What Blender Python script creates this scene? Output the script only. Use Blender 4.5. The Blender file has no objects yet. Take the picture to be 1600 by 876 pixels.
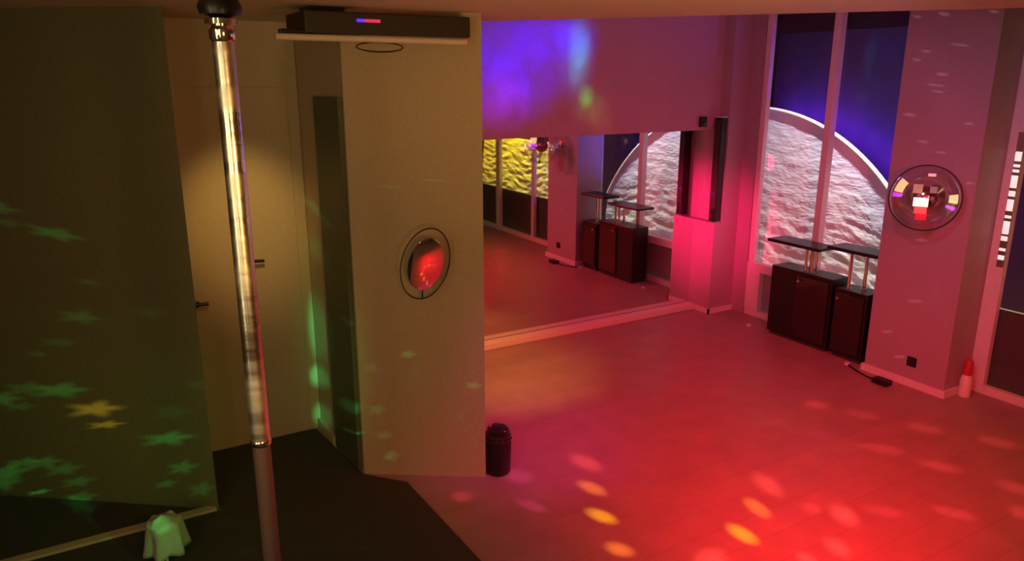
import bpy, bmesh, math, random
from mathutils import Vector, Matrix, Euler, noise

S = bpy.context.scene
COL = S.collection
random.seed(4)
R = math.radians

# ------------------------------------------------------------------ camera
cd = bpy.data.cameras.new('camera'); cam = bpy.data.objects.new('camera', cd); COL.objects.link(cam)
cam.location = (0, 0, 2.1); cam.rotation_euler = (R(75), 0, R(-30.4))
cd.sensor_width = 36; cd.lens = 36 * 1170 / 1600; cd.clip_start = 0.05
S.camera = cam
S.view_settings.view_transform = 'Standard'; S.view_settings.look = 'None'
S.view_settings.exposure = 0; S.view_settings.gamma = 1; S.view_settings.use_curve_mapping = False
w = bpy.data.worlds.new('world'); S.world = w; w.use_nodes = True
w.node_tree.nodes['Background'].inputs[0].default_value = (0.9, 0.55, 0.25, 1)
w.node_tree.nodes['Background'].inputs[1].default_value = 0.006

# ------------------------------------------------------------------ lights
def lamp(name, kind, loc, power, color, size=0.1, target=None, angle=60, blend=1.0, sy=None):
    d = bpy.data.lights.new(name, kind); o = bpy.data.objects.new(name, d); COL.objects.link(o)
    o.location = loc; d.energy = power; d.color = color
    if kind == 'AREA':
        d.size = size
        if sy: d.shape = 'RECTANGLE'; d.size_y = sy
    else: d.shadow_soft_size = size
    if kind == 'SPOT': d.spot_size = R(angle); d.spot_blend = blend
    if target is not None: o.rotation_euler = (Vector(target) - Vector(loc)).to_track_quat('-Z', 'Y').to_euler()
    return o

# unseen warm fill lamps added for the partition, low ceiling and pole
lamp('warm_room_fill', 'SPOT', (0.4, 0.3, 1.75), 50, (1.0, 0.50, 0.15), 0.12, (0.85, 3.6, 1.25), 66, 0.9)
lamp('warm_ceiling_fill', 'SPOT', (1.6, 0.7, 1.2), 62, (1.0, 0.52, 0.16), 0.12, (2.1, 2.3, 2.4), 80, 1.0)  # added upward fill to brighten the ceiling underside
lamp('warm_side_fill', 'AREA', (-1.7, 0.5, 1.75), 11, (1.0, 0.80, 0.38), 2.6, (0.0, 0.9, 1.65), sy=0.9)  # unseen wide fill, added so the pole has something bright to reflect
lamp('pole_side_fill', 'AREA', (-0.95, 1.25, 1.75), 3.4, (1.0, 0.82, 0.38), 0.16, (0.345, 1.92, 1.7), sy=1.3)  # this and the rear one are added only to brighten the pole
lamp('pole_rear_fill', 'AREA', (-0.75, 0.1, 1.75), 3.4, (1.0, 0.82, 0.38), 0.16, (0.345, 1.92, 1.7), sy=1.3)
# warm spot that lights the door in the recess
lamp('door_lamp', 'SPOT', (0.66, 3.1, 2.2), 50, (1.0, 0.60, 0.16), 0.05, (0.80, 4.3, 1.32), 36, 1.0)
# red party flood washing the floor and the window side
lamp('red_flood', 'SPOT', (2.9, 1.2, 1.9), 165, (1.0, 0.008, 0.022), 0.10, (3.9, 3.3, 0.2), 112, 0.9)
lamp('red_far_fill', 'SPOT', (3.3, 3.3, 2.3), 70, (1.0, 0.008, 0.022), 0.10, (3.5, 3.7, 0.0), 105, 0.9)  # second red lamp added to lift the far floor
lamp('red_low_flood', 'SPOT', (2.45, 1.55, 0.9), 95, (1.0, 0.01, 0.02), 0.05, (2.7, 2.0, 0.0), 140, 1.0)
lamp('pink_corner_lamp', 'SPOT', (3.8, 4.3, 1.2), 150, (1.0, 0.008, 0.12), 0.10, (5.0, 5.0, 0.8), 55, 1.0)
# mauve wash on the window column and the upper walls
lamp('mauve_wash', 'SPOT', (2.6, 1.9, 2.25), 48, (0.50, 0.26, 0.62), 0.15, (4.9, 2.9, 1.35), 66, 1.0)
lamp('mauve_wall_wash', 'SPOT', (3.6, 2.9, 2.2), 14, (0.25, 0.08, 0.55), 0.15, (4.0, 4.9, 1.9), 110, 1.0)
lamp('orange_floor_lamp', 'SPOT', (2.2, 3.9, 1.6), 66, (1.0, 0.50, 0.08), 0.10, (2.55, 4.5, 0), 58, 1.0)
lamp('magenta_floor_lamp', 'SPOT', (2.0, 2.6, 1.8), 55, (0.7, 0.03, 0.40), 0.15, (2.15, 3.5, 0), 50, 1.0)
# cold light on the rough panels outside the glass
def strip(name, y, ly, power, color, z=2.68):
    o = lamp(name, 'AREA', (5.3135, y, z), power, color, 0.002, (5.3135, y, 0.0), sy=ly); return o
strip('cold_outside_lamp', 3.55, 0.45, 80, (0.90, 0.84, 1.0))
strip('yellow_outside_lamp', 1.0, 1.2, 175, (1.0, 0.62, 0.0))
strip('green_outside_lamp', 2.02, 0.2, 30, (0.02, 1.0, 0.05))
for y in (4.85, 4.62, 4.42, 4.22, 4.02, 3.83, 3.65, 3.48, 3.34):
    z = -0.127 + math.sqrt(1.976 ** 2 - (y - 4.901) ** 2)
    lamp('blue_rim_lamp', 'POINT', (5.76, y - 0.02, z - 0.06), 2.8, (0.13, 0.02, 1.0), 0.03)

# ------------------------------------------------------------------ pattern projectors
def beam_group():
    g = bpy.data.node_groups.new('beam', 'ShaderNodeTree'); I = g.interface
    for n in ('A', 'B', 'D'): I.new_socket(n, in_out='INPUT', socket_type='NodeSocketVector')
    I.new_socket('Star', in_out='INPUT', socket_type='NodeSocketFloat')
    I.new_socket('Soft', in_out='INPUT', socket_type='NodeSocketFloat')
    I.new_socket('Mask', in_out='OUTPUT', socket_type='NodeSocketFloat')
    N, L = g.nodes, g.links
    gi = N.new('NodeGroupInput'); go = N.new('NodeGroupOutput'); tc = N.new('ShaderNodeTexCoord')
    def dot(s):
        n = N.new('ShaderNodeVectorMath'); n.operation = 'DOT_PRODUCT'
        L.new(tc.outputs['Normal'], n.inputs[0]); L.new(gi.outputs[s], n.inputs[1]); return n.outputs['Value']
    def m(op, a, b=None, c=None):
        n = N.new('ShaderNodeMath'); n.operation = op
        for i, v in enumerate((a, b, c)):
            if v is None: continue
            if isinstance(v, (int, float)): n.inputs[i].default_value = v
            else: L.new(v, n.inputs[i])
        return n.outputs[0]
    u, v, d = dot('A'), dot('B'), dot('D')
    r = m('SQRT', m('ADD', m('MULTIPLY', u, u), m('MULTIPLY', v, v)))
    ang = m('MULTIPLY', m('ARCTAN2', v, u), 5.0)
    k = m('SUBTRACT', 1.0, m('MULTIPLY', gi.outputs['Star'], m('SUBTRACT', 0.5, m('MULTIPLY', m('COSINE', ang), 0.5))))
    r2 = m('DIVIDE', r, k)
    mr = N.new('ShaderNodeMapRange'); mr.interpolation_type = 'SMOOTHSTEP'
    L.new(r2, mr.inputs['Value']); mr.inputs['From Min'].default_value = 1.25
    L.new(m('SUBTRACT', 1.2, gi.outputs['Soft']), mr.inputs['From Max'])
    mr.inputs['To Min'].default_value = 0; mr.inputs['To Max'].default_value = 1
    L.new(m('MULTIPLY', mr.outputs['Result'], m('GREATER_THAN', d, 0.0)), go.inputs['Mask'])
    return g
BEAM = beam_group()

def projector(name, loc, power, beams, noise_amt=0.0):
    """a pattern projector: beams = (target, half width, half height, colour, gain, star, soft, on_floor)"""
    d = bpy.data.lights.new(name, 'POINT'); o = bpy.data.objects.new(name, d); COL.objects.link(o)
    o.location = loc; d.energy = power; d.shadow_soft_size = 0.0; d.use_nodes = True
    T = d.node_tree; N, L = T.nodes, T.links
    em = N['Emission']; em.inputs['Strength'].default_value = 1.0
    acc = None
    for (P, rx, ry, c, gain, star, soft) in beams:
        v = Vector(P) - Vector(loc); D = v.length; dn = v / D
        a = dn.cross(Vector((0, 0, 1))); a.normalize(); b = a.cross(dn)
        if P[2] < 0.01: ry = ry * max(0.25, abs(dn.z))
        q = N.new('ShaderNodeGroup'); q.node_tree = BEAM
        q.inputs['A'].default_value = a * (D / rx); q.inputs['B'].default_value = b * (D / ry); q.inputs['D'].default_value = dn
        q.inputs['Star'].default_value = star; q.inputs['Soft'].default_value = soft
        s = N.new('ShaderNodeVectorMath'); s.operation = 'SCALE'
        k = gain * D * D
        s.inputs[0].default_value = (c[0] * k, c[1] * k, c[2] * k); L.new(q.outputs[0], s.inputs['Scale'])
        if acc is None: acc = s.outputs[0]
        else:
            ad = N.new('ShaderNodeVectorMath'); ad.operation = 'ADD'
            L.new(acc, ad.inputs[0]); L.new(s.outputs[0], ad.inputs[1]); acc = ad.outputs[0]
    if noise_amt:
        tc = N.new('ShaderNodeTexCoord'); nz = N.new('ShaderNodeTexNoise'); nz.inputs['Scale'].default_value = 11.0
        nz.inputs['Detail'].default_value = 5; nz.inputs['Distortion'].default_value = 0.6
        L.new(tc.outputs['Normal'], nz.inputs['Vector'])
        mr = N.new('ShaderNodeMapRange'); L.new(nz.outputs['Fac'], mr.inputs['Value'])
        mr.inputs['From Min'].default_value = 0.3; mr.inputs['From Max'].default_value = 0.7
        mr.inputs['To Min'].default_value = 1 - noise_amt; mr.inputs['To Max'].default_value = 1 + noise_amt
        s = N.new('ShaderNodeVectorMath'); s.operation = 'SCALE'; L.new(acc, s.inputs[0]); L.new(mr.outputs[0], s.inputs['Scale']); acc = s.outputs[0]
    L.new(acc, em.inputs['Color'])
    return o

# where the projected spots land: x, y, z, half width, half height, then colour or brightness
FLOOR_DOTS = [
    (2.306, 3.104, 0.0, 0.062, 0.114, 'P'),
    (2.173, 2.862, 0.0, 0.048, 0.088, 'O'),
    (2.056, 2.622, 0.0, 0.045, 0.084, 'Y'),
    (1.962, 2.359, 0.0, 0.047, 0.068, 'O'),
    (3.008, 2.41, 0.0, 0.062, 0.122, 'P'),
    (2.783, 2.282, 0.0, 0.046, 0.09, 'O'),
    (2.545, 2.158, 0.0, 0.046, 0.086, 'Y'),
    (3.106, 2.012, 0.0, 0.061, 0.097, 'P'),
    (2.843, 1.859, 0.0, 0.051, 0.079, 'P'),
    (4.096, 2.961, 0.0, 0.077, 0.067, 'R'),
    (4.231, 2.698, 0.0, 0.091, 0.065, 'R'),
    (4.384, 2.383, 0.0, 0.1, 0.072, 'R'),
    (4.577, 2.052, 0.0, 0.096, 0.07, 'R'),
    (3.907, 2.352, 0.0, 0.113, 0.063, 'R'),
    (4.004, 2.049, 0.0, 0.101, 0.06, 'R'),
    (4.122, 1.726, 0.0, 0.089, 0.064, 'R'),
    (3.664, 2.91, 0.0, 0.102, 0.05, 'M'),
    (3.742, 2.668, 0.0, 0.071, 0.047, 'M'),
    (3.309, 1.94, 0.0, 0.09, 0.054, 'R'),
    (3.598, 1.75, 0.0, 0.096, 0.055, 'R'),
    (3.887, 1.587, 0.0, 0.039, 0.065, 'R'),
    (3.016, 2.138, 0.0, 0.045, 0.053, 'R'),
    (1.9, 3.169, 0.0, 0.07, 0.085, 'K'),
    (1.808, 2.875, 0.0, 0.039, 0.087, 'K'),
    (1.539, 3.138, 0.0, 0.053, 0.058, 'R'),
    (2.276, 2.097, 0.0, 0.087, 0.062, 'P'),
    (2.652, 1.876, 0.0, 0.041, 0.054, 'P'),
]
WALL_STARS = [
    (-0.281, 4.105, 1.509, 0.044, 0.021, 0.6),
    (-0.253, 4.078, 1.436, 0.041, 0.015, 0.3),
    (-0.039, 3.866, 1.377, 0.058, 0.023, 0.8),
    (0.013, 3.815, 0.995, 0.05, 0.027, 0.5),
    (-0.1, 3.926, 0.871, 0.045, 0.018, 0.3),
    (-0.213, 4.038, 0.808, 0.025, 0.015, 0.3),
    (-0.293, 4.117, 0.624, 0.05, 0.031, 0.45),
    (-0.433, 4.254, 0.558, 0.045, 0.029, 0.8),
    (-0.131, 3.957, 0.631, 0.062, 0.031, 1.1),
    (-0.343, 4.166, 0.527, 0.038, 0.019, 0.4),
    (0.016, 3.812, 0.551, 0.061, 0.031, 9),
    (0.052, 3.777, 0.476, 0.043, 0.015, 8),
    (0.272, 3.66, 0.41, 0.068, 0.028, 1.3),
    (-0.476, 4.297, 0.149, 0.053, 0.036, 1),
    (-0.374, 4.196, 0.219, 0.042, 0.023, 0.8),
    (-0.27, 4.094, 0.235, 0.042, 0.026, 0.8),
    (-0.18, 4.005, 0.213, 0.045, 0.026, 0.7),
    (-0.122, 3.948, 0.154, 0.041, 0.022, 0.7),
    (-0.119, 3.945, 0.068, 0.039, 0.026, 0.7),
    (-0.174, 3.999, -0.02, 0.042, 0.029, 1),
    (0.307, 3.66, 0.253, 0.041, 0.028, 0.8),
    (0.246, 3.66, 0.176, 0.031, 0.016, 0.7),
    (0.362, 3.66, 0.124, 0.038, 0.032, 0.5),
    (0.295, 3.66, 0.546, 0.049, 0.031, 0.2),
    (-0.516, 4.336, 0.078, 0.04, 0.033, 0.9),
    (0.075, 3.754, 1.156, 0.029, 0.012, 0.3),
    (0.264, 3.66, 1.029, 0.041, 0.024, 0.15),
    (0.395, 3.66, 0.683, 0.043, 0.025, 0.15),
    (-0.325, 4.148, 0.062, 0.029, 0.01, 2),
]
PILLAR_STARS = [
    (1.404, 3.472, 0.706, 0.051, 0.02, 0.8),
    (1.69, 3.283, 0.537, 0.054, 0.02, 0.8),
    (1.255, 3.57, 0.384, 0.055, 0.028, 0.5),
    (1.31, 3.534, 0.112, 0.049, 0.032, 0.5),
    (1.279, 3.555, 0.234, 0.056, 0.024, 0.4),
    (1.236, 3.583, 0.623, 0.048, 0.027, 0.3),
    (1.631, 3.322, 0.358, 0.027, 0.014, 0.4),
    (1.436, 3.451, 0.61, 0.034, 0.01, 0.3),
    (1.544, 3.38, 1.62, 0.095, 0.006, 0.6),
    (1.356, 3.504, 1.586, 0.089, 0.006, 0.4),
]
RECESS_STARS = [
    (1.13, 3.981, 1.378, 0.042, 0.035, 0.5),
    (1.13, 4.032, 1.155, 0.036, 0.071, 0.3),
    (1.13, 4.141, 0.672, 0.045, 0.224, 0.7),
    (1.13, 4.211, 0.367, 0.046, 0.077, 1),
    (1.13, 4.2, 0.12, 0.047, 0.078, 0.7),
    (1.13, 3.589, 0.872, 0.026, 0.016, 0.4),
    (1.13, 3.619, 0.394, 0.041, 0.041, 1),
    (1.13, 3.59, 0.256, 0.041, 0.01, 1),
]
FLOOR_GREEN = [
    (0.423, 3.521, 0.0, 0.063, 0.032, 0.4),
    (0.499, 3.445, 0.0, 0.038, 0.027, 0.3),
    (0.699, 3.146, 0.0, 0.036, 0.031, 0.5),
    (0.821, 3.046, 0.0, 0.042, 0.03, 0.5),
    (0.949, 2.97, 0.0, 0.048, 0.025, 0.6),
    (0.456, 3.231, 0.0, 0.059, 0.04, 0.4),
    (1.358, 3.281, 0.0, 0.04, 0.029, 0.3),
    (1.379, 3.844, 0.0, 0.038, 0.051, 0.3),
]
GLINTS = [
    (4.94, 3.147, 2.501, 0.03, 0.008),
    (4.94, 2.968, 2.505, 0.039, 0.012),
    (4.94, 2.661, 2.498, 0.028, 0.008),
    (4.94, 3.053, 2.28, 0.035, 0.008),
    (4.94, 3.111, 2.229, 0.031, 0.009),
    (4.94, 2.924, 2.134, 0.04, 0.012),
    (4.94, 2.836, 2.312, 0.058, 0.008),
    (4.94, 2.956, 2.066, 0.06, 0.008),
    (4.94, 2.937, 2.025, 0.045, 0.008),
    (4.94, 3.109, 1.872, 0.042, 0.013),
    (4.94, 2.989, 1.701, 0.041, 0.009),
    (4.94, 2.706, 1.832, 0.029, 0.008),
    (4.94, 2.858, 1.639, 0.035, 0.008),
    (4.94, 2.644, 1.462, 0.029, 0.008),
    (4.94, 2.901, 1.044, 0.042, 0.009),
    (4.94, 2.942, 0.186, 0.044, 0.009),
    (4.94, 3.063, 0.339, 0.039, 0.009),
    (4.94, 2.701, 1.166, 0.081, 0.05),
    (4.94, 2.766, 0.737, 0.094, 0.087),
    (4.94, 2.885, 0.616, 0.053, 0.009),
    (4.94, 3.072, 2.2, 0.203, 0.254),
    (4.94, 2.864, 1.958, 0.149, 0.207),
]
NEBULA = [
    (2.892, 4.93, 2.211, 0.376, 0.329, 'B'),
    (3.283, 4.93, 2.4, 0.289, 0.144, 'B'),
    (3.493, 4.93, 2.264, 0.089, 0.222, 'C'),
    (3.462, 4.93, 2.288, 0.147, 0.295, 'c'),
    (3.563, 4.93, 1.976, 0.06, 0.075, 'G'),
    (3.596, 4.93, 1.902, 0.126, 0.126, 'g'),
    (3.726, 4.93, 1.8, 0.103, 0.128, 'y'),
    (2.783, 4.93, 1.939, 0.235, 0.188, 'V'),
]

DC = {'P': (1.0, 0.12, 0.10), 'O': (1.0, 0.30, 0.04), 'Y': (1.0, 0.52, 0.0), 'R': (1.0, 0.08, 0.09), 'M': (0.7, 0.10, 0.2), 'K': (1.0, 0.10, 0.38)}
DG = {'P': 1.7, 'O': 2.6, 'Y': 3.4, 'R': 1.0, 'M': 0.35, 'K': 0.8}
projector('red_spot_projector', (2.5, 1.2, 1.7), 30,
          [((x, y, z), a * 1.15, b * 1.15, DC[k], DG[k], 0, 0.9) for (x, y, z, a, b, k) in FLOOR_DOTS])
G = (0.06, 1.0, 0.20)
projector('green_star_projector', (0.92, 1.35, 0.9), 8,
          [((x, y, max(z, 0.03)), a * 1.4, b * 1.45, G if k < 5 else (1.0, 0.72, 0.05), (k if k < 5 else k * 0.27) * 3.2, 0.38, 0.95) for (x, y, z, a, b, k) in WALL_STARS] +
          [((0.13, 3.30, 0.21), 0.05, 0.05, G, 3.0, 0, 1.0), ((0.15, 3.27, 0.12), 0.09, 0.10, G, 0.6, 0, 1.0), ((0.0, 3.8, 0.3), 0.8, 0.75, (0.08, 1.0, 0.10), 0.45, 0, 1.15)])
projector('green_side_projector', (0.62, 1.30, 0.9), 8,
          [((x, y, z), a, b * 1.3, (0.2, 1.0, 0.25), k * 0.8, 0.4, 0.8) for (x, y, z, a, b, k) in PILLAR_STARS] +
          [((x, y, z), a * 1.2, b, (0.08, 1.0, 0.3), k * 4.5, 0, 0.9) for (x, y, z, a, b, k) in RECESS_STARS] +
          [((1.13, 3.85, 0.6), 0.18, 0.6, (0.10, 1.0, 0.1), 0.5, 0, 1.1)] +
          [((x, y, z), a, b, (0.3, 1.0, 0.4), k, 0.3, 0.8) for (x, y, z, a, b, k) in FLOOR_GREEN])
NC = {'B': ((0.02, 0.0, 1.0), 2.2), 'C': ((0.0, 0.45, 0.45), 1.3), 'c': ((0.0, 0.12, 0.9), 0.9), 'G': ((0.0, 0.7, 0.03), 1.4),
      'g': ((0.1, 0.4, 0.05), 0.5), 'y': ((0.4, 0.25, 0.05), 0.4), 'V': ((0.35, 0.02, 0.6), 0.8)}
projector('nebula_projector', (3.0, 2.9, 1.9), 6,
          [((x, y, z), a * 1.25, b * 1.25, NC[k][0], NC[k][1] * 5.0, 0, 1.1) for (x, y, z, a, b, k) in NEBULA], 0.5)
projector('mauve_glint_projector', (3.2, 2.2, 1.6), 10,
          [((x, y, z), a, b, (1.0, 0.6, 0.65) if b < 0.03 else (0.9, 0.15, 0.3), 0.75 if b < 0.03 else 0.18, 0, 0.7 if b < 0.03 else 1.1) for (x, y, z, a, b) in GLINTS] +
          [((5.03, 5.0, 1.08), 0.02, 0.02, (0.5, 0.05, 1.0), 4.0, 0, 0.6)])

# ------------------------------------------------------------------ materials
def mat(name, color, rough=0.6, metal=0.0, bump=0.0, scale=40.0, var=0.12, coat=0.0, emit=None, estr=0.0, stretch=(1, 1, 1), spec=0.5):
    m = bpy.data.materials.new(name); m.use_nodes = True; N, L = m.node_tree.nodes, m.node_tree.links
    p = N['Principled BSDF']; p.inputs['Roughness'].default_value = rough; p.inputs['Metallic'].default_value = metal
    p.inputs['Coat Weight'].default_value = coat; p.inputs['Specular IOR Level'].default_value = spec
    tc = N.new('ShaderNodeTexCoord'); mp = N.new('ShaderNodeMapping'); mp.inputs['Scale'].default_value = stretch
    nz = N.new('ShaderNodeTexNoise'); nz.inputs['Scale'].default_value = scale; nz.inputs['Detail'].default_value = 4
    L.new(tc.outputs['Object'], mp.inputs[0]); L.new(mp.outputs[0], nz.inputs['Vector'])
    cr = N.new('ShaderNodeMix'); cr.data_type = 'RGBA'
    cr.inputs['A'].default_value = (*[c * (1 - var) for c in color], 1); cr.inputs['B'].default_value = (*[min(1, c * (1 + var)) for c in color], 1)
    L.new(nz.outputs['Fac'], cr.inputs['Factor']); L.new(cr.outputs['Result'], p.inputs['Base Color'])
    if bump:
        b = N.new('ShaderNodeBump'); b.inputs['Strength'].default_value = bump; b.inputs['Distance'].default_value = 0.01
        L.new(nz.outputs['Fac'], b.inputs['Height']); L.new(b.outputs[0], p.inputs['Normal'])
    if emit: p.inputs['Emission Color'].default_value = (*emit, 1); p.inputs['Emission Strength'].default_value = estr
    return m

M = {}
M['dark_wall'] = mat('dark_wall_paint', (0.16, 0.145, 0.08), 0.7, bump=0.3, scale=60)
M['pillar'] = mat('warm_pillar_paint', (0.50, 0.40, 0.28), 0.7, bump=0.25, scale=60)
M['wall'] = mat('pale_wall_paint', (0.50, 0.36, 0.42), 0.65, bump=0.2, scale=50)
M['column'] = mat('column_paint', (0.42, 0.34, 0.38), 0.5, bump=0.2, scale=50)
M['ceiling'] = mat('ceiling_paint', (0.62, 0.54, 0.42), 0.8, bump=0.2)
M['white'] = mat('white_gloss_paint', (0.78, 0.74, 0.74), 0.35)
M['black'] = mat('black_satin', (0.012, 0.010, 0.010), 0.35)
M['black_gloss'] = mat('black_gloss', (0.02, 0.012, 0.012), 0.12, coat=0.6)
M['black_rough'] = mat('black_rubber', (0.05, 0.05, 0.04), 0.85, bump=0.5, scale=150)
M['chrome'] = mat('chrome', (0.85, 0.83, 0.80), 0.12, 1.0)
M['door'] = mat('door_gloss_paint', (0.46, 0.38, 0.27), 0.45)
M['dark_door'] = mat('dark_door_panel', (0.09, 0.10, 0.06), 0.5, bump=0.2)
M['steel'] = mat('brushed_steel', (0.45, 0.42, 0.36), 0.3, 1.0)
M['plaster'] = mat('rough_white_panel', (0.80, 0.80, 0.82), 0.8, bump=0.5, scale=16, stretch=(1, 1, 3.0))
M['backdrop'] = mat('dark_backdrop', (0.07, 0.06, 0.06), 0.9, bump=0.8, scale=10)
M['cloth'] = mat('pale_cloth', (0.40, 0.42, 0.36), 0.9, bump=0.4, scale=80)
M['red_plastic'] = mat('red_plastic', (0.55, 0.04, 0.07), 0.35)
M['pale_plastic'] = mat('pale_plastic', (0.85, 0.80, 0.80), 0.35)

def floor_mat():
    m = bpy.data.materials.new('laminate_floor'); m.use_nodes = True; N, L = m.node_tree.nodes, m.node_tree.links
    p = N['Principled BSDF']; p.inputs['Roughness'].default_value = 0.34
    tc = N.new('ShaderNodeTexCoord'); br = N.new('ShaderNodeTexBrick')
    br.inputs['Color1'].default_value = (0.46, 0.33, 0.29, 1); br.inputs['Color2'].default_value = (0.43, 0.305, 0.27, 1)
    br.inputs['Mortar'].default_value = (0.37, 0.26, 0.23, 1); br.inputs['Scale'].default_value = 1.0
    br.inputs['Mortar Size'].default_value = 0.003; br.inputs['Brick Width'].default_value = 1.2; br.inputs['Row Height'].default_value = 0.16
    nz = N.new('ShaderNodeTexNoise'); nz.inputs['Scale'].default_value = 5; nz.inputs['Detail'].default_value = 6
    L.new(tc.outputs['Object'], br.inputs['Vector']); L.new(tc.outputs['Object'], nz.inputs['Vector'])
    mx = N.new('ShaderNodeMix'); mx.data_type = 'RGBA'; mx.blend_type = 'MULTIPLY'; mx.inputs['Factor'].default_value = 0.35
    L.new(br.outputs['Color'], mx.inputs['A']); L.new(nz.outputs['Fac'], mx.inputs['B']); L.new(mx.outputs['Result'], p.inputs['Base Color'])
    mr = N.new('ShaderNodeMapRange'); L.new(nz.outputs['Fac'], mr.inputs['Value']); mr.inputs['To Min'].default_value = 0.36; mr.inputs['To Max'].default_value = 0.55
    L.new(mr.outputs[0], p.inputs['Roughness'])
    return m
M['floor'] = floor_mat()

def glass_mat():
    m = bpy.data.materials.new('window_glass'); m.use_nodes = True; N, L = m.node_tree.nodes, m.node_tree.links
    N.remove(N['Principled BSDF']); o = N['Material Output']
    t = N.new('ShaderNodeBsdfTransparent'); g = N.new('ShaderNodeBsdfGlossy'); g.inputs['Roughness'].default_value = 0.03
    fr = N.new('ShaderNodeFresnel'); fr.inputs['IOR'].default_value = 1.45; mx = N.new('ShaderNodeMixShader')
    ge = N.new('ShaderNodeNewGeometry'); mu = N.new('ShaderNodeMath'); mu.operation = 'MULTIPLY'; sb = N.new('ShaderNodeMath'); sb.operation = 'SUBTRACT'; sb.inputs[0].default_value = 1.0
    L.new(ge.outputs['Backfacing'], sb.inputs[1]); L.new(fr.outputs[0], mu.inputs[0]); L.new(sb.outputs[0], mu.inputs[1]); L.new(mu.outputs[0], mx.inputs[0]); L.new(t.outputs[0], mx.inputs[1]); L.new(g.outputs[0], mx.inputs[2]); L.new(mx.outputs[0], o.inputs[0])
    return m
M['glass'] = glass_mat()
M['globe'] = glass_mat(); M['globe'].name = 'mirrored_globe_glass'
nt = M['globe'].node_tree; ad = nt.nodes.new('ShaderNodeMath'); ad.operation = 'ADD'; ad.inputs[1].default_value = 0.16
lk = nt.nodes['Mix Shader'].inputs[0].links[0]; src = lk.from_socket; nt.links.new(src, ad.inputs[0]); nt.links.new(ad.outputs[0], nt.nodes['Mix Shader'].inputs[0])

def mirror_mat():
    m = mat('mirror_silver', (0.86, 0.86, 0.86), 0.02, 1.0, var=0.01); return m
M['mirror'] = mirror_mat()

def pole_mat():
    m = bpy.data.materials.new('worn_chrome_pole'); m.use_nodes = True; N, L = m.node_tree.nodes, m.node_tree.links
    p = N['Principled BSDF']; p.inputs['Metallic'].default_value = 1.0; p.inputs['Base Color'].default_value = (0.9, 0.87, 0.82, 1)
    tc = N.new('ShaderNodeTexCoord'); mp = N.new('ShaderNodeMapping'); mp.inputs['Scale'].default_value = (1.2, 0.3, 16)
    nz = N.new('ShaderNodeTexNoise'); nz.inputs['Scale'].default_value = 1.0; nz.inputs['Detail'].default_value = 3
    L.new(tc.outputs['Object'], mp.inputs[0]); L.new(mp.outputs[0], nz.inputs['Vector'])
    mr = N.new('ShaderNodeMapRange'); L.new(nz.outputs['Fac'], mr.inputs['Value'])
    mr.inputs['From Min'].default_value = 0.35; mr.inputs['From Max'].default_value = 0.65; mr.inputs['To Min'].default_value = 0.20; mr.inputs['To Max'].default_value = 0.50
    L.new(mr.outputs[0], p.inputs['Roughness'])
    b = N.new('ShaderNodeBump'); b.inputs['Strength'].default_value = 0.3; b.inputs['Distance'].default_value = 0.01
    L.new(nz.outputs['Fac'], b.inputs['Height']); L.new(b.outputs[0], p.inputs['Normal'])
    return m
M['pole'] = pole_mat()

def emis(name, color, s):
    return mat(name, color, 0.4, emit=color, estr=s)

# ------------------------------------------------------------------ mesh helpers
def box(bm, a, b, bevel=0.0):
    a, b = Vector(a), Vector(b)
    r = bmesh.ops.create_cube(bm, size=1.0); vs = r['verts']
    for v in vs: v.co = Vector(((v.co[i] + 0.5) * (b[i] - a[i]) + a[i] for i in range(3)))
    if bevel:
        es = list({e for v in vs for e in v.link_edges})
        bmesh.ops.bevel(bm, geom=es, offset=bevel, segments=2, affect='EDGES', profile=0.5)

def prism(bm, pts, z0, z1):
    lo = [bm.verts.new((x, y, z0)) for x, y in pts]; hi = [bm.verts.new((x, y, z1)) for x, y in pts]
    n = len(pts)
    for i in range(n): bm.faces.new((lo[i], lo[(i + 1) % n], hi[(i + 1) % n], hi[i]))
    bm.faces.new(lo[::-1]); bm.faces.new(hi)
    bmesh.ops.recalc_face_normals(bm, faces=bm.faces)

def lathe(bm, prof, seg=32, mtx=None):
    """prof: (radius, z) pairs"""
    rows = []
    for (r, z) in prof:
        if r < 1e-6: rows.append([bm.verts.new((0, 0, z))])
        else: rows.append([bm.verts.new((r * math.cos(2 * math.pi * i / seg), r * math.sin(2 * math.pi * i / seg), z)) for i in range(seg)])
    new = [v for r_ in rows for v in r_]
    for A, B in zip(rows, rows[1:]):
        for i in range(seg):
            j = (i + 1) % seg
            if len(A) == 1 and len(B) == 1: continue
            if len(A) == 1: bm.faces.new((A[0], B[j], B[i]))
            elif len(B) == 1: bm.faces.new((A[i], A[j], B[0]))
            else: bm.faces.new((A[i], A[j], B[j], B[i]))
    for r_, fl in ((rows[0], True), (rows[-1], False)):
        if len(r_) > 1: bm.faces.new(r_[::-1] if fl else r_)
    if mtx is not None: bmesh.ops.transform(bm, matrix=mtx, verts=new)
    bmesh.ops.recalc_face_normals(bm, faces=bm.faces)

def torus(bm, Rr, r, mtx=None, seg=48, s2=10, sy=1.0):
    rows = [[bm.verts.new(((Rr + r * math.cos(b)) * math.cos(a), (Rr * sy + r * math.cos(b)) * math.sin(a), r * math.sin(b)))
             for b in [2 * math.pi * j / s2 for j in range(s2)]] for a in [2 * math.pi * i / seg for i in range(seg)]]
    new = [v for r_ in rows for v in r_]
    for i in range(seg):
        for j in range(s2):
            bm.faces.new((rows[i][j], rows[(i + 1) % seg][j], rows[(i + 1) % seg][(j + 1) % s2], rows[i][(j + 1) % s2]))
    if mtx is not None: bmesh.ops.transform(bm, matrix=mtx, verts=new)
    bmesh.ops.recalc_face_normals(bm, faces=bm.faces)

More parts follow.
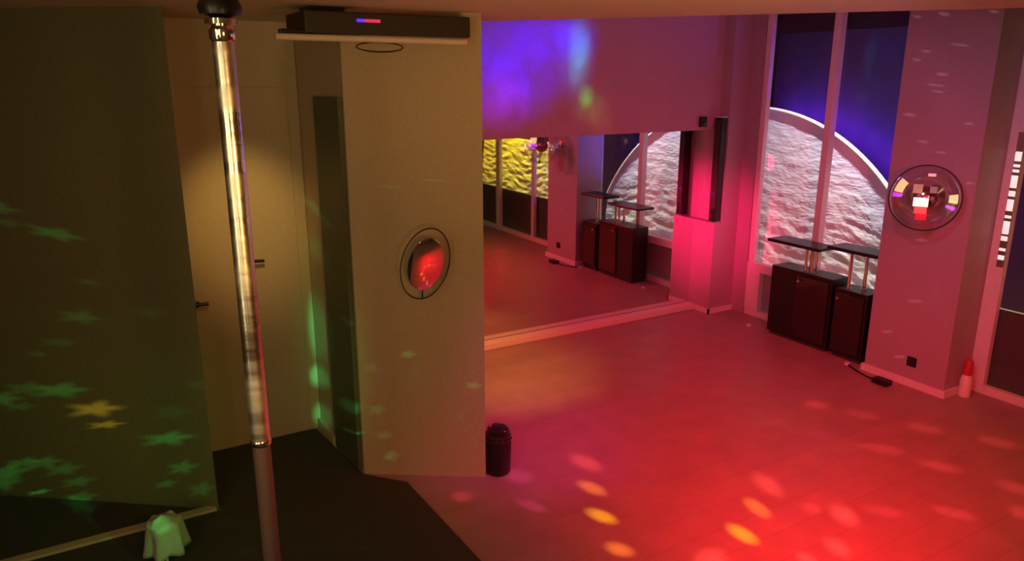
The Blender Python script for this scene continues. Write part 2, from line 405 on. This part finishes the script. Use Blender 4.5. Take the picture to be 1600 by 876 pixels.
def tube(bm, pts, r, seg=10):
    pts = [Vector(p) for p in pts]; rows = []
    for i, p in enumerate(pts):
        t = (pts[min(i + 1, len(pts) - 1)] - pts[max(i - 1, 0)]).normalized()
        u = t.cross(Vector((0.3, 0.2, 0.93))); u.normalize(); v = t.cross(u)
        rows.append([bm.verts.new(p + (u * math.cos(2 * math.pi * k / seg) + v * math.sin(2 * math.pi * k / seg)) * r) for k in range(seg)])
    for A, B in zip(rows, rows[1:]):
        for i in range(seg): bm.faces.new((A[i], A[(i + 1) % seg], B[(i + 1) % seg], B[i]))
    bm.faces.new(rows[0]); bm.faces.new(rows[-1][::-1])
    bmesh.ops.recalc_face_normals(bm, faces=bm.faces)

def obj(name, bm, m, parent=None, smooth=False):
    me = bpy.data.meshes.new(name); bm.to_mesh(me); bm.free()
    o = bpy.data.objects.new(name, me); COL.objects.link(o); me.materials.append(M[m] if isinstance(m, str) else m)
    if smooth:
        for p in me.polygons: p.use_smooth = True
        me.set_sharp_from_angle(angle=R(40))
    if parent is not None:
        o.parent = parent; o.matrix_parent_inverse = Matrix.Translation(-world_loc(parent))
    return o
def world_loc(o):
    v = Vector((0, 0, 0))
    while o is not None and o.type == 'EMPTY': v += o.location; o = o.parent
    return v
def tag(o, label, cat, group=None):
    o['label'] = label; o['category'] = cat
    if group: o['group'] = group
    return o
def thing(name, label, cat, loc, group=None):
    o = bpy.data.objects.new(name, None); COL.objects.link(o); o.location = loc; o.empty_display_size = 0.1
    return tag(o, label, cat, group)
def struct(name, bm, m):
    o = obj(name, bm, m); o['kind'] = 'structure'; return o
def B(*boxes, bevel=0.0):
    bm = bmesh.new()
    for a, b in boxes: box(bm, a, b, bevel)
    return bm

# ------------------------------------------------------------------ the room
struct('floor', B(((-2.4, -1.7, -0.08), (6.0, 6.0, 0.0))), 'floor')
bm = bmesh.new(); prism(bm, [(-1.8, -1.5), (5.26, -1.5), (5.26, 0.03), (2.004, 3.684), (1.95, 3.75), (1.74, 3.75), (1.74, 4.36), (-1.8, 4.36)], 2.4, 2.72); struct('ceiling', bm, 'ceiling')
struct('ceiling_upper', B(((-2.4, -1.7, 2.75), (6.0, 6.0, 2.83))), 'ceiling')
# left: slanted dark wall, then the short face beside the recess
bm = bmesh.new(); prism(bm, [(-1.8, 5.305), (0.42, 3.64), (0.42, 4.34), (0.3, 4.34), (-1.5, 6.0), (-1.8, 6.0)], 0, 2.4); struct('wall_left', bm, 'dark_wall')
# recess back wall with a door
bm = bmesh.new(); box(bm, (0.42, 4.30, 2.06), (1.14, 4.40, 2.4)); box(bm, (0.42, 4.30, 0), (0.46, 4.40, 2.06)); box(bm, (1.08, 4.30, 0), (1.14, 4.40, 2.06))
struct('wall_back', bm, 'door')
dr = thing('door_1', 'x', 'door', (0.77, 4.33, 0)); dr['kind'] = 'structure'; del dr['label']; del dr['category']
obj('door_leaf', B(((0.4605, 4.3005, 0.005), (1.0795, 4.345, 2.0595)), bevel=0.001), 'door', dr)
bm = bmesh.new(); lathe(bm, [(0.026, 0), (0.026, 0.008), (0.012, 0.01), (0.012, 0.045)], 20, Matrix.Translation((0.80, 4.305, 1.115)) @ Matrix.Rotation(R(90), 4, 'X'))
tube(bm, [(0.80, 4.262, 1.115), (0.83, 4.258, 1.115), (0.875, 4.262, 1.112)], 0.009); obj('handle', bm, 'black', dr, True)
bm = bmesh.new(); lathe(bm, [(0.02, 0), (0.02, 0.008), (0.010, 0.01), (0.010, 0.035)], 20, Matrix.Translation((0.50, 4.305, 0.90)) @ Matrix.Rotation(R(90), 4, 'X'))
tube(bm, [(0.49, 4.27, 0.905), (0.56, 4.268, 0.905)], 0.010); obj('latch', bm, 'black', dr, True)
# partition pillar: return wall, slanted face
bm = bmesh.new(); prism(bm, [(1.14, 4.36), (1.18, 3.62), (1.74, 3.25), (1.74, 5.2), (1.14, 5.2)], 0, 2.4); struct('wall_partition', bm, 'pillar')
d2 = thing('door_2', 'x', 'door', (1.15, 3.9, 0)); d2['kind'] = 'structure'; del d2['label']; del d2['category']
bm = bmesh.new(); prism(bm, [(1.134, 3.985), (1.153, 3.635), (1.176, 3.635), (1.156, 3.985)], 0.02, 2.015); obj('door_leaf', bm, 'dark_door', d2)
bm = bmesh.new(); prism(bm, [(1.118, 4.29), (1.128, 4.00), (1.151, 4.00), (1.144, 4.29)], 0, 0.07); struct('baseboard_recess', bm, 'pillar')
# mirror wall
struct('wall_mirror_side', B(((1.74, 5.10, 0), (5.6, 5.25, 2.75))), 'wall')
struct('wall_bulkhead', B(((1.74, 4.93, 1.672), (5.035, 5.10, 2.75))), 'wall')
mr_ = thing('wall_mirror', 'long wall mirror reflecting the windows, under the bulkhead and above a pink rail', 'mirror', (3.35, 5.09, 0))
obj('mirror_glass', B(((1.745, 5.08, 0.055), (5.03, 5.098, 1.67))), 'mirror', mr_)
obj('bottom_rail', B(((1.745, 4.985, 0.0), (4.935, 5.079, 0.052)), bevel=0.004), 'white', mr_)
# window side wall: corner pillar (boxed foot, set back shaft), middle column
bm = B(((4.94, 4.815, 0), (5.30, 5.08, 0.85)), ((5.03, 4.815, 0.85), (5.30, 5.10, 2.75))); struct('wall_corner_pillar', bm, 'column')
struct('baseboard_corner', B(((4.925, 4.80, 0), (5.26, 4.815, 0.045)), ((4.925, 4.80, 0), (4.94, 4.98, 0.045))), 'white')
struct('wall_column', B(((4.94, 2.60, 0), (5.30, 3.20, 2.75))), 'column')
struct('baseboard_column', B(((4.922, 2.582, 0), (4.94, 3.218, 0.05)), ((4.94, 2.582, 0), (5.23, 2.60, 0.05)), ((4.94, 3.20, 0), (5.23, 3.218, 0.05))), 'white')
struct('wall_right', B(((5.23, 4.66, 0), (5.33, 4.82, 2.75)), ((5.23, -1.5, 0), (5.33, 0.0, 2.75)), ((5.23, 0, 2.70), (5.33, 2.6, 2.75)), ((5.23, 3.2, 2.70), (5.33, 4.66, 2.75))), 'column')
struct('wall_rear', B(((-1.9, -1.6, 0), (5.33, -1.5, 2.75))), 'pillar')
struct('wall_side', B(((-1.9, -1.5, 0), (-1.8, 6.0, 2.75))), 'pillar')

def window(n, y0, y1, frames, panes):
    t = thing('window_%d' % n, 'x', 'window', (5.26, (y0 + y1) / 2, 0)); t['kind'] = 'structure'; del t['label']; del t['category']
    for nm, bs, mm in frames: obj(nm, B(*bs, bevel=0.004), mm, t)
    for (a, b, z0, z1) in panes: obj('pane', B(((5.268, a, z0), (5.274, b, z1))), 'glass', t)
    return t
X0, X1 = 5.235, 5.285
window(1, 3.2, 4.66, [
    ('frame', [((X0, 3.2, 0), (X1, 4.655, 0.06)), ((X0, 3.2, 2.63), (X1, 4.655, 2.70)), ((X0, 4.60, 0.5), (X1, 4.655, 2.63))], 'white'),
    ('transom', [((X0 - 0.008, 3.2, 0.42), (X1, 4.655, 0.50))], 'white'),
    ('lower_stile', [((X0 - 0.008, 4.50, 0.06), (X1, 4.655, 0.42))], 'white'),
    ('mullion', [((X0 - 0.02, 3.925, 0.06), (X1, 3.985, 2.63))], 'white')],
    [(3.2, 3.93, 0.5, 2.63), (3.98, 4.6, 0.5, 2.63), (3.2, 3.93, 0.06, 0.42), (3.98, 4.5, 0.06, 0.42)])
window(2, 0.0, 2.6, [
    ('frame', [((X0, 0.0, 0), (X1, 2.6, 0.06)), ((X0, 0.0, 2.63), (X1, 2.6, 2.70)), ((X0, 0.0, 0.06), (X1, 0.08, 2.63)), ((X0, 2.50, 0.06), (X1, 2.6, 2.63))], 'white'),
    ('mullion', [((X0, 1.74, 0.06), (X1, 1.80, 2.63))], 'white'), ('mullion', [((X0, 0.78, 0.06), (X1, 0.88, 2.63))], 'white')],
    [(0.08, 0.78, 0.06, 2.63), (0.88, 1.74, 0.06, 2.63), (1.80, 2.50, 0.06, 2.63)])

# ------------------------------------------------------------------ beyond the glass
for ya, yb, lb in ((3.22, 4.70, 'long black hood added above the arched screen outside to shield its lamp'), (0.02, 2.5, 'long black hood added above the crumpled yellow screen outside to shield its lamp')):
    t = thing('spill_hood', lb, 'light', (5.36, (ya + yb) / 2, 2.44))  # added hood, keeps the outside strip lamps from spilling indoors
    obj('added_hood', B(((5.3075, ya, 2.47), (5.3115, yb, 2.70)), ((5.345, ya, 2.55), (5.351, yb, 2.70)), ((5.304, ya, 2.69), (5.351, yb, 2.70)), ((5.304, ya, 2.55), (5.351, ya + 0.01, 2.70)), ((5.304, yb - 0.01, 2.55), (5.351, yb, 2.70))), 'black', t)
    obj('added_hood_bar', B(((5.31, ya + 0.1, 2.70), (5.34, yb - 0.1, 2.75))), 'steel', t)
struct('wall_low_outside_bay', B(((5.305, 3.2, 0.0), (5.345, 4.66, 0.455))), 'column')
struct('wall_low_bounce_block', B(((5.31, 0.0, 0.0), (5.345, 2.6, 0.60))), 'backdrop')  # added dark low wall, blocks bounce from the yellow screen
struct('wall_outside', B(((5.90, -1.5, -0.0), (5.98, 5.10, 2.75))), 'backdrop')
def lean(z): return 5.36 + 0.12 * z / 1.8      # the sheets lean away from the glass at the top
def rough_sheet(ys, ztop, cell=0.018, amp=0.009, thick=0.04):
    """a thick crumpled upright sheet; ztop(y) gives its upper edge"""
    bm = bmesh.new(); y0, y1 = ys; ny = int((y1 - y0) / cell); nz = 90
    grid = []
    for i in range(ny + 1):
        y = y0 + (y1 - y0) * i / ny; zt = ztop(y); row = []
        for j in range(nz + 1):
            z = zt * j / nz
            n = noise.fractal(Vector((y * 5.0 + 3, z * 24.0 + 1.0 * math.sin(y * 6), 1.7)), 0.7, 2.0, 5)
            n2 = noise.noise(Vector((y * 3.0, z * 5.0, 7.7)))
            k = max(0.25, 1.5 - 0.8 * z) * min(1.0, (zt - z) / 0.1 + 0.2)
            row.append(bm.verts.new((lean(z) - amp * k * (n + 0.5 * n2), y, z)))
        grid.append(row)
    back = [[bm.verts.new((lean(r[k].co.z) + thick, r[k].co.y, r[k].co.z)) for k in (0, -1)] for r in grid]
    for a, b in zip(grid, grid[1:]):
        for j in range(nz): bm.faces.new((a[j], a[j + 1], b[j + 1], b[j]))
    for i in range(ny):
        bm.faces.new((grid[i][-1], back[i][1], back[i + 1][1], grid[i + 1][-1]))
        bm.faces.new((back[i][0], back[i + 1][0], back[i + 1][1], back[i][1]))
    bmesh.ops.recalc_face_normals(bm, faces=bm.faces)
    return bm
YC, ZC, RA = 4.901, -0.127, 1.976
def arch_z(y): return ZC + math.sqrt(max(0.0, RA * RA - (y - YC) ** 2))
ar = thing('arched_screen', 'white crumpled screen with an arched top and pale rim, glowing blue behind the window', 'panel', (5.5, 4.0, 0))
obj('sheet', rough_sheet((3.16, 4.99), arch_z), 'plaster', ar, True)
bm = bmesh.new(); tube(bm, [(lean(arch_z(y)), y, arch_z(y)) for y in [3.16 + 1.84 * i / 40 for i in range(41)]], 0.019, 12); obj('rim', bm, 'white', ar, True)
pn = thing('crumpled_screen', 'crumpled screen lit yellow and green, outside the far windows seen in the mirror', 'panel', (5.5, 1.1, 0))
obj('sheet', rough_sheet((0.05, 2.10), lambda y: 1.3), 'plaster', pn, True)

# ------------------------------------------------------------------ floor coverings
bm = bmesh.new(); prism(bm, [(-1.75, 0.4), (1.40, 0.4), (1.36, 2.6), (1.34, 3.40), (1.165, 3.60), (1.10, 4.28), (0.44, 4.28), (0.43, 3.62), (-1.75, 3.62)], 0.0, 0.012)
tag(obj('floor_mat', bm, 'black_rough'), 'black rubber mat covering the floor around the chrome pole', 'mat')
bm = bmesh.new(); prism(bm, [(-1.6, 3.70), (0.32, 3.70), (-1.6, 5.13)], 0.0, 0.015)
tag(obj('floor_mat', bm, 'black_rough'), 'black triangular mat piece between the slanted wall and the pale edging strip', 'mat')
tag(obj('edging_strip', B(((-0.9, 3.625, 0.0), (0.41, 3.68, 0.022)), bevel=0.004), 'pillar'), 'pale edging strip on the floor at the foot of the dark left wall', 'trim strip')

# ------------------------------------------------------------------ dance pole
P = Vector((0.345, 1.92, 0))
t = thing('dance_pole', 'shiny chrome dance pole from floor to ceiling at the left', 'pole', P)
TR = Matrix.Translation(P)
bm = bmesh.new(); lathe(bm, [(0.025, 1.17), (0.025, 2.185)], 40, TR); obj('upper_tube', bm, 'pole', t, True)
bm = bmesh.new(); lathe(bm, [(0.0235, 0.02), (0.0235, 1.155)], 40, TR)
o = obj('lower_tube', bm, mat('unlit_tone_tube', (0.22, 0.14, 0.15), 0.55, 0.6), t, True); o['label'] = 'lower tube with an unlit tone put into its colour'  # darker colour than the upper tube stands in for less light
bm = bmesh.new(); lathe(bm, [(0.026, 1.155), (0.0275, 1.158), (0.0275, 1.168), (0.026, 1.171)], 40, TR); obj('joint_ring', bm, 'chrome', t, True)
bm = bmesh.new(); lathe(bm, [(0.024, 2.185), (0.029, 2.192), (0.029, 2.212), (0.022, 2.220), (0.036, 2.224), (0.036, 2.236), (0.02, 2.24)], 40, TR); obj('collar', bm, 'chrome', t, True)
bm = bmesh.new(); lathe(bm, [(0.02, 2.24), (0.045, 2.245), (0.050, 2.262), (0.040, 2.285), (0.018, 2.292)], 40, TR); obj('grip_cap', bm, 'black', t, True)
bm = bmesh.new(); lathe(bm, [(0.016, 2.285), (0.016, 2.37), (0.06, 2.385), (0.065, 2.4)], 40, TR); obj('ceiling_mount', bm, 'chrome', t, True)
bm = bmesh.new(); lathe(bm, [(0.0, 0.012), (0.10, 0.012), (0.10, 0.018), (0.04, 0.03), (0.0235, 0.04)], 40, TR); obj('floor_plate', bm, 'chrome', t, True)

# ------------------------------------------------------------------ ceiling unit above the recess
t = thing('ceiling_unit', 'dark slim ceiling unit with pale lower lip and a blue and red indicator', 'appliance', (1.22, 3.2, 2.4))
obj('housing', B(((0.90, 3.205, 2.285), (1.66, 3.245, 2.375)), ((0.90, 3.245, 2.285), (1.16, 3.50, 2.375)), bevel=0.006), mat('dark_housing', (0.03, 0.022, 0.016), 0.5), t)
bm = bmesh.new(); tube(bm, [(0.777, 3.2, 2.268), (1.633, 3.2, 2.266)], 0.0135, 14); obj('lip', bm, mat('pale_lip', (0.66, 0.60, 0.50), 0.45), t, True)
bm = bmesh.new(); box(bm, (0.80, 3.21, 2.27), (0.94, 3.245, 2.30), 0.004); obj('bracket', bm, 'black', t)
obj('hanger', B(((0.95, 3.3, 2.37), (1.10, 3.45, 2.4))), 'black', t)
bm = bmesh.new(); torus(bm, 0.105, 0.0035, Matrix.Translation((1.22, 3.205, 2.236)) @ Matrix.Rotation(R(90), 4, 'X'), sy=0.19); obj('cable_loop', bm, 'black', t, True)
for nm, a, b, c, s in (('indicator', 1.120, 1.155, (0.12, 0.03, 1.0), 1.0), ('indicator', 1.155, 1.225, (0.9, 0.04, 0.16), 0.55)):
    bm = bmesh.new(); box(bm, (a, 3.195, 2.335), (b, 3.207, 2.348), 0.003)
    o = obj(nm, bm, emis('indicator_' + ('blue' if c[2] > 0.5 else 'red'), c, s), t); o['label'] = 'blue indicator light' if c[2] > 0.5 else 'red indicator light'

# ------------------------------------------------------------------ round swivel mirror on the slanted face
def axes(n):
    n = Vector(n).normalized(); x = Vector((0, 0, 1)).cross(n).normalized(); y = n.cross(x)
    return Matrix((x, y, n)).transposed().to_4x4()
MC = Vector((1.425, 3.258, 1.235)); MX = Matrix.Translation(MC) @ axes((0.05, -0.969, -0.243)) @ Matrix.Diagonal((0.70, 1.0, 1.0, 1.0))
t = thing('swivel_mirror', 'round mirror in a thin dark hoop on the brown partition, reflecting the red floor', 'mirror', MC)
bm = bmesh.new(); lathe(bm, [(0.0, -0.006), (0.136, -0.006), (0.140, -0.002), (0.140, 0.002), (0.136, 0.004), (0.0, 0.004)], 56, MX); obj('glass', bm, 'mirror', t, True)
bm = bmesh.new(); torus(bm, 0.190, 0.0035, MX, seg=64); obj('hoop', bm, 'black', t, True)
bm = bmesh.new(); W = MC + Vector((0.551, 0.834, 0)) * 0.19
tube(bm, [MX @ Vector((0, -0.190, 0)), MX @ Vector((0, -0.13, -0.012)), MX @ Vector((0, 0.0, -0.012)), MX @ Vector((0, 0.02, -0.08)), W], 0.0035); obj('arm', bm, 'black', t, True)

# ------------------------------------------------------------------ disco ball lamp on the column
BC = Vector((4.72, 2.79, 1.365)); rb = 0.205
t = thing('disco_ball_lamp', 'round clear disco ball lamp with bright red lights and glowing yellow reflections on the column', 'lamp', BC)
f_ = (Vector((0, 0, 2.1)) - BC).normalized(); BX = Matrix.Translation(BC) @ axes(f_)
bm = bmesh.new(); bmesh.ops.create_uvsphere(bm, u_segments=48, v_segments=32, radius=rb); bmesh.ops.translate(bm, vec=BC, verts=bm.verts); obj('globe', bm, 'globe', t, True)
bm = bmesh.new(); torus(bm, rb + 0.004, 0.004, BX, seg=64); obj('rim', bm, 'black', t, True)
bm = bmesh.new(); lathe(bm, [(0.07, 0.0), (0.07, 0.012), (0.03, 0.02), (0.025, 0.05)], 32, Matrix.Translation((4.94, 2.85, 1.36)) @ Matrix.Rotation(R(-90), 4, 'Y')); obj('wall_mount', bm, 'chrome', t, True)
bm = bmesh.new(); bmesh.ops.create_icosphere(bm, subdivisions=3, radius=0.075); bmesh.ops.translate(bm, vec=BC, verts=bm.verts); obj('inner_reflector', bm, mat('inner_chrome', (0.45, 0.12, 0.2), 0.25, 1.0), t)
def facet(name, x0, x1, y0, y1, c, s, rad=0.198, polar=False):
    bm = bmesh.new(); n = 6; g = []
    for i in range(n + 1):
        row = []
        for j in range(n + 1):
            x = (x0 + (x1 - x0) * i / n) / 54; y = (y0 + (y1 - y0) * j / n) / 54
            if polar:
                rr = (x0 + (x1 - x0) * i / n) / 54; aa = R(y0 + (y1 - y0) * j / n); x = rr * math.cos(aa); y = rr * math.sin(aa)
            q = max(0.02, 1 - x * x - y * y); v = Vector((x, y, math.sqrt(q))).normalized()
            row.append([bm.verts.new(BX @ (v * rad)), bm.verts.new(BX @ (v * (rad - 0.006)))])
        g.append(row)
    for i in range(n):
        for j in range(n):
            for k in (0, 1): bm.faces.new((g[i][j][k], g[i + 1][j][k], g[i + 1][j + 1][k], g[i][j + 1][k]))
    for i in range(n):
        for (A, C_) in ((g[i][0], g[i + 1][0]), (g[i][n], g[i + 1][n]), (g[0][i], g[0][i + 1]), (g[n][i], g[n][i + 1])):
            bm.faces.new((A[0], C_[0], C_[1], A[1]))
    bmesh.ops.recalc_face_normals(bm, faces=bm.faces)
    o = obj(name, bm, emis('lit_' + name, c, s), t, True); return o
facet('yellow_reflection', 37, 50, 140, 170, (1.0, 0.72, 0.30), 0.85, polar=True)  # yellow facets glow to imitate window reflections in the globe
facet('yellow_reflection', 37, 50, -8, 11, (1.0, 0.74, 0.34), 0.95, polar=True)
facet('purple_glint', 36, 51, 172, 181, (0.65, 0.06, 1.0), 1.0, polar=True)  # purple facets glow to imitate glints on the globe
facet('purple_glint', 35, 50, -23, -15, (0.62, 0.08, 1.0), 1.0, polar=True)
facet('white_light', -17, 6, -15, 0, (1.0, 0.62, 0.52), 2.0)
facet('red_light', -14, 5, -27, -15, (1.0, 0.10, 0.10), 0.9)
facet('red_light', -11, 6, -38, -27, (1.0, 0.03, 0.07), 0.4)
facet('top_glint', 0, 12, 38, 42, (1.0, 0.45, 0.55), 0.8)  # glowing facet imitates a highlight on top of the globe
facet('beige_patch', -26, -7, 10, 30, (0.55, 0.32, 0.22), 0.45, 0.15)  # this and the grey one are dim glowing patches inside the globe
facet('grey_patch', 8, 22, 12, 26, (0.40, 0.22, 0.26), 0.4, 0.15)

# ------------------------------------------------------------------ slim speaker on the corner pillar foot
t = thing('tower_speaker', 'tall slim black speaker standing on the foot of the corner pillar beside the mirror', 'speaker', (4.985, 4.87, 0.85))
obj('cabinet', B(((4.952, 4.825, 0.862), (5.025, 4.905, 1.78)), bevel=0.006), 'black', t)
obj('grille', B(((4.946, 4.832, 0.98), (4.952, 4.898, 1.76)), bevel=0.001), 'black_rough', t)
obj('foot', B(((4.945, 4.82, 0.85), (5.03, 4.91, 0.863))), 'steel', t)
obj('top_cap', B(((4.948, 4.822, 1.78), (5.027, 4.908, 1.79))), 'white', t)
t = thing('sensor_box', 'small black sensor box at the right end of the bulkhead above the mirror', 'sensor', (4.81, 4.92, 1.7))
obj('body', B(((4.78, 4.895, 1.70), (4.85, 4.929, 1.79)), bevel=0.006), 'black', t)
bm = bmesh.new(); lathe(bm, [(0.018, 0), (0.016, 0.008), (0, 0.012)], 20, Matrix.Translation((4.815, 4.895, 1.73)) @ Matrix.Rotation(R(90), 4, 'X')); obj('lens', bm, 'black_gloss', t, True)

# ------------------------------------------------------------------ black bar cabinets in front of the window
def cabinet(y0, y1, h, door, posts, ty0, ty1, tz, label):
    t = thing('bar_cabinet', label, 'cabinet', (5.1, (y0 + y1) / 2, 0), 'black bar cabinets under the window')
    obj('body', B(((4.985, y0, 0.03), (5.19, y1, h)), bevel=0.006), 'black', t)
    obj('plinth', B(((5.0, y0 + 0.02, 0.0), (5.17, y1 - 0.02, 0.03))), 'black_rough', t)
    d = obj('door', B(((4.97, door[0], 0.06), (4.985, door[1], h - 0.03)), bevel=0.003), 'black_gloss', t)
    bm = bmesh.new(); lathe(bm, [(0.006, 0), (0.006, 0.012), (0.011, 0.016), (0.011, 0.022), (0, 0.025)], 16, Matrix.Translation((4.97, door[1] - 0.03, h - 0.07)) @ Matrix.Rotation(R(-90), 4, 'Y'))
    k = obj('knob', bm, 'chrome', None, True); k.parent = d; k.matrix_parent_inverse = d.matrix_world.inverted()
    for (x, y) in posts:
        bm = bmesh.new(); lathe(bm, [(0.02, h), (0.02, h + 0.008), (0.013, h + 0.012), (0.013, tz)], 20, Matrix.Translation((x, y, 0))); obj('post', bm, 'chrome', t, True)
    bm = bmesh.new(); box(bm, (4.975, ty0, tz), (5.2, ty1, tz + 0.028), 0.01); obj('top', bm, 'black', t)
    return t
cabinet(3.58, 4.17, 0.60, (3.60, 3.90), [(5.03, 3.87), (5.03, 3.81), (5.12, 3.84)], 3.72, 4.24, 0.79, 'wide black bar cabinet with glossy door and raised black top under the window')
cabinet(3.27, 3.55, 0.55, (3.29, 3.53), [(5.03, 3.47), (5.12, 3.40)], 3.225, 3.66, 0.835, 'narrow black bar cabinet with raised top beside the column')

# ------------------------------------------------------------------ small things
t = thing('waste_bin', 'small black ribbed bin on the floor against the partition edge', 'bin', (1.815, 3.30, 0))
T2 = Matrix.Translation((1.83, 3.27, 0))
bm = bmesh.new(); lathe(bm, [(0.0, 0.0), (0.062, 0.0), (0.068, 0.01), (0.074, 0.20), (0.0, 0.20)], 36, T2); obj('body', bm, 'black', t, True)
bm = bmesh.new(); lathe(bm, [(0.076, 0.20), (0.078, 0.212), (0.070, 0.216), (0.074, 0.222), (0.074, 0.232), (0.066, 0.236), (0.060, 0.262), (0.03, 0.280), (0.0, 0.283)], 36, T2); obj('lid', bm, 'black_gloss', t, True)
t = thing('spray_bottle', 'pale plastic bottle with red cap on the floor between column and window', 'bottle', (5.16, 2.56, 0))
T3 = Matrix.Translation((5.10, 2.545, 0))
bm = bmesh.new(); lathe(bm, [(0.0, 0.0), (0.036, 0.0), (0.038, 0.01), (0.038, 0.12), (0.030, 0.145), (0.018, 0.155), (0, 0.155)], 28, T3); obj('body', bm, 'pale_plastic', t, True)
bm = bmesh.new(); lathe(bm, [(0.020, 0.152), (0.028, 0.16), (0.028, 0.24), (0.022, 0.262), (0, 0.266)], 28, T3); obj('cap', bm, 'red_plastic', t, True)
t = thing('floor_plug', 'small black plug box on the floor in front of the column', 'plug', (4.80, 2.95, 0))
obj('body', B(((4.76, 2.90, 0), (4.84, 3.02, 0.04)), bevel=0.01), 'black', t)
bm = bmesh.new(); tube(bm, [(4.80, 3.01, 0.012), (4.82, 3.10, 0.008), (4.86, 3.22, 0.008), (4.90, 3.30, 0.008)], 0.006); obj('cable', bm, 'black', t, True)
t = thing('wall_socket', 'small dark socket low on the column face', 'socket', (4.94, 2.845, 0.18))
obj('plate', B(((4.932, 2.81, 0.145), (4.94, 2.88, 0.215)), bevel=0.003), 'black', t)
bm = bmesh.new(); lathe(bm, [(0.02, 0), (0.02, 0.003), (0.015, 0.004), (0, 0.002)], 20, Matrix.Translation((4.932, 2.845, 0.18)) @ Matrix.Rotation(R(-90), 4, 'Y')); obj('insert', bm, 'black_gloss', t, True)
def tealight(x, y, label):
    t = thing('tea_light', label, 'candle', (x, y, 0), 'small white tea lights on the floor')
    bm = bmesh.new(); lathe(bm, [(0.0, 0.0), (0.019, 0.0), (0.020, 0.016), (0.018, 0.016), (0.0175, 0.012), (0, 0.012)], 24, Matrix.Translation((x, y, 0))); obj('cup', bm, 'pale_plastic', t, True)
    bm = bmesh.new(); tube(bm, [(x, y, 0.011), (x + 0.001, y, 0.02)], 0.001, 6); obj('wick', bm, 'black', t)
tealight(4.985, 4.363, 'tiny white tea light on the floor by the white window frame')
tealight(4.92, 3.33, 'tiny white tea light on the floor in front of the narrow cabinet')
t = thing('reflection_strip', 'vertical ladder of white reflections made as glowing segments on the window frame at the right edge', 'light', (5.23, 2.63, 1.3))
obj('backing', B(((5.228, 2.50, 0.90), (5.2345, 2.545, 1.78)), bevel=0.001), 'steel', t)  # glowing segments on this added backing imitate a ladder of light reflections
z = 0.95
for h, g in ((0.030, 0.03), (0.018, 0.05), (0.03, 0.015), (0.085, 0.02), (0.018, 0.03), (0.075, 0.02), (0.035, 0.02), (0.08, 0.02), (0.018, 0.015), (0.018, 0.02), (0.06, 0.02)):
    obj('diode', B(((5.224, 2.503, z), (5.2285, 2.542, z + h)), bevel=0.001), emis('lit_diode', (0.9, 0.85, 0.8), 0.8), t); z += h + g  # each glowing segment stands in for a reflection; there are no diodes

# low stool with a crumpled cloth, bottom left
T4 = Matrix.Translation((0.15, 3.34, 0))
t = thing('low_stool', 'low round stool under the crumpled cloth by the pale edging strip', 'stool', (0.15, 3.34, 0))
bm = bmesh.new(); lathe(bm, [(0, 0.165), (0.058, 0.165), (0.060, 0.17), (0.060, 0.184), (0.058, 0.188), (0, 0.188)], 32, T4); obj('seat', bm, 'pillar', t, True)
for k in range(3):
    a = k * 2.094 + 0.4; c, s = math.cos(a), math.sin(a)
    bm = bmesh.new(); tube(bm, [(0.15 + 0.058 * c, 3.34 + 0.058 * s, 0.012), (0.15 + 0.045 * c, 3.34 + 0.045 * s, 0.166)], 0.007); obj('leg', bm, 'pillar', t, True)
bm = bmesh.new(); seg, rings = 48, 14; rows = []
for i in range(rings + 1):
    f = i / rings; row = []
    for j in range(seg):
        a = 2 * math.pi * j / seg
        n = noise.noise(Vector((math.cos(a) * 1.6, math.sin(a) * 1.6, f * 2 + 3)))
        if f < 0.5: r = 0.072 * f / 0.5; z = 0.195 + 0.03 * (1 - f * 2) + 0.022 * max(0, noise.noise(Vector((r * 30 * math.cos(a), r * 30 * math.sin(a), 1))))
        else:
            g = (f - 0.5) / 0.5; r = 0.072 + 0.018 * g + 0.016 * g * math.sin(a * 6 + 1) + 0.01 * n; z = 0.194 - g * 0.14 + 0.02 * g * n
        row.append(bm.verts.new((0.15 + r * math.cos(a), 3.34 + r * math.sin(a), z)))
    rows.append(row)
for A, B_ in zip(rows, rows[1:]):
    for j in range(seg): bm.faces.new((A[j], A[(j + 1) % seg], B_[(j + 1) % seg], B_[j]))
bmesh.ops.remove_doubles(bm, verts=bm.verts, dist=1e-5)
o = obj('crumpled_cloth', bm, 'cloth', None, True); tag(o, 'pale crumpled cloth lit green, draped over the low stool', 'cloth')
sm = o.modifiers.new('thickness', 'SOLIDIFY'); sm.thickness = 0.003; sm.offset = 1
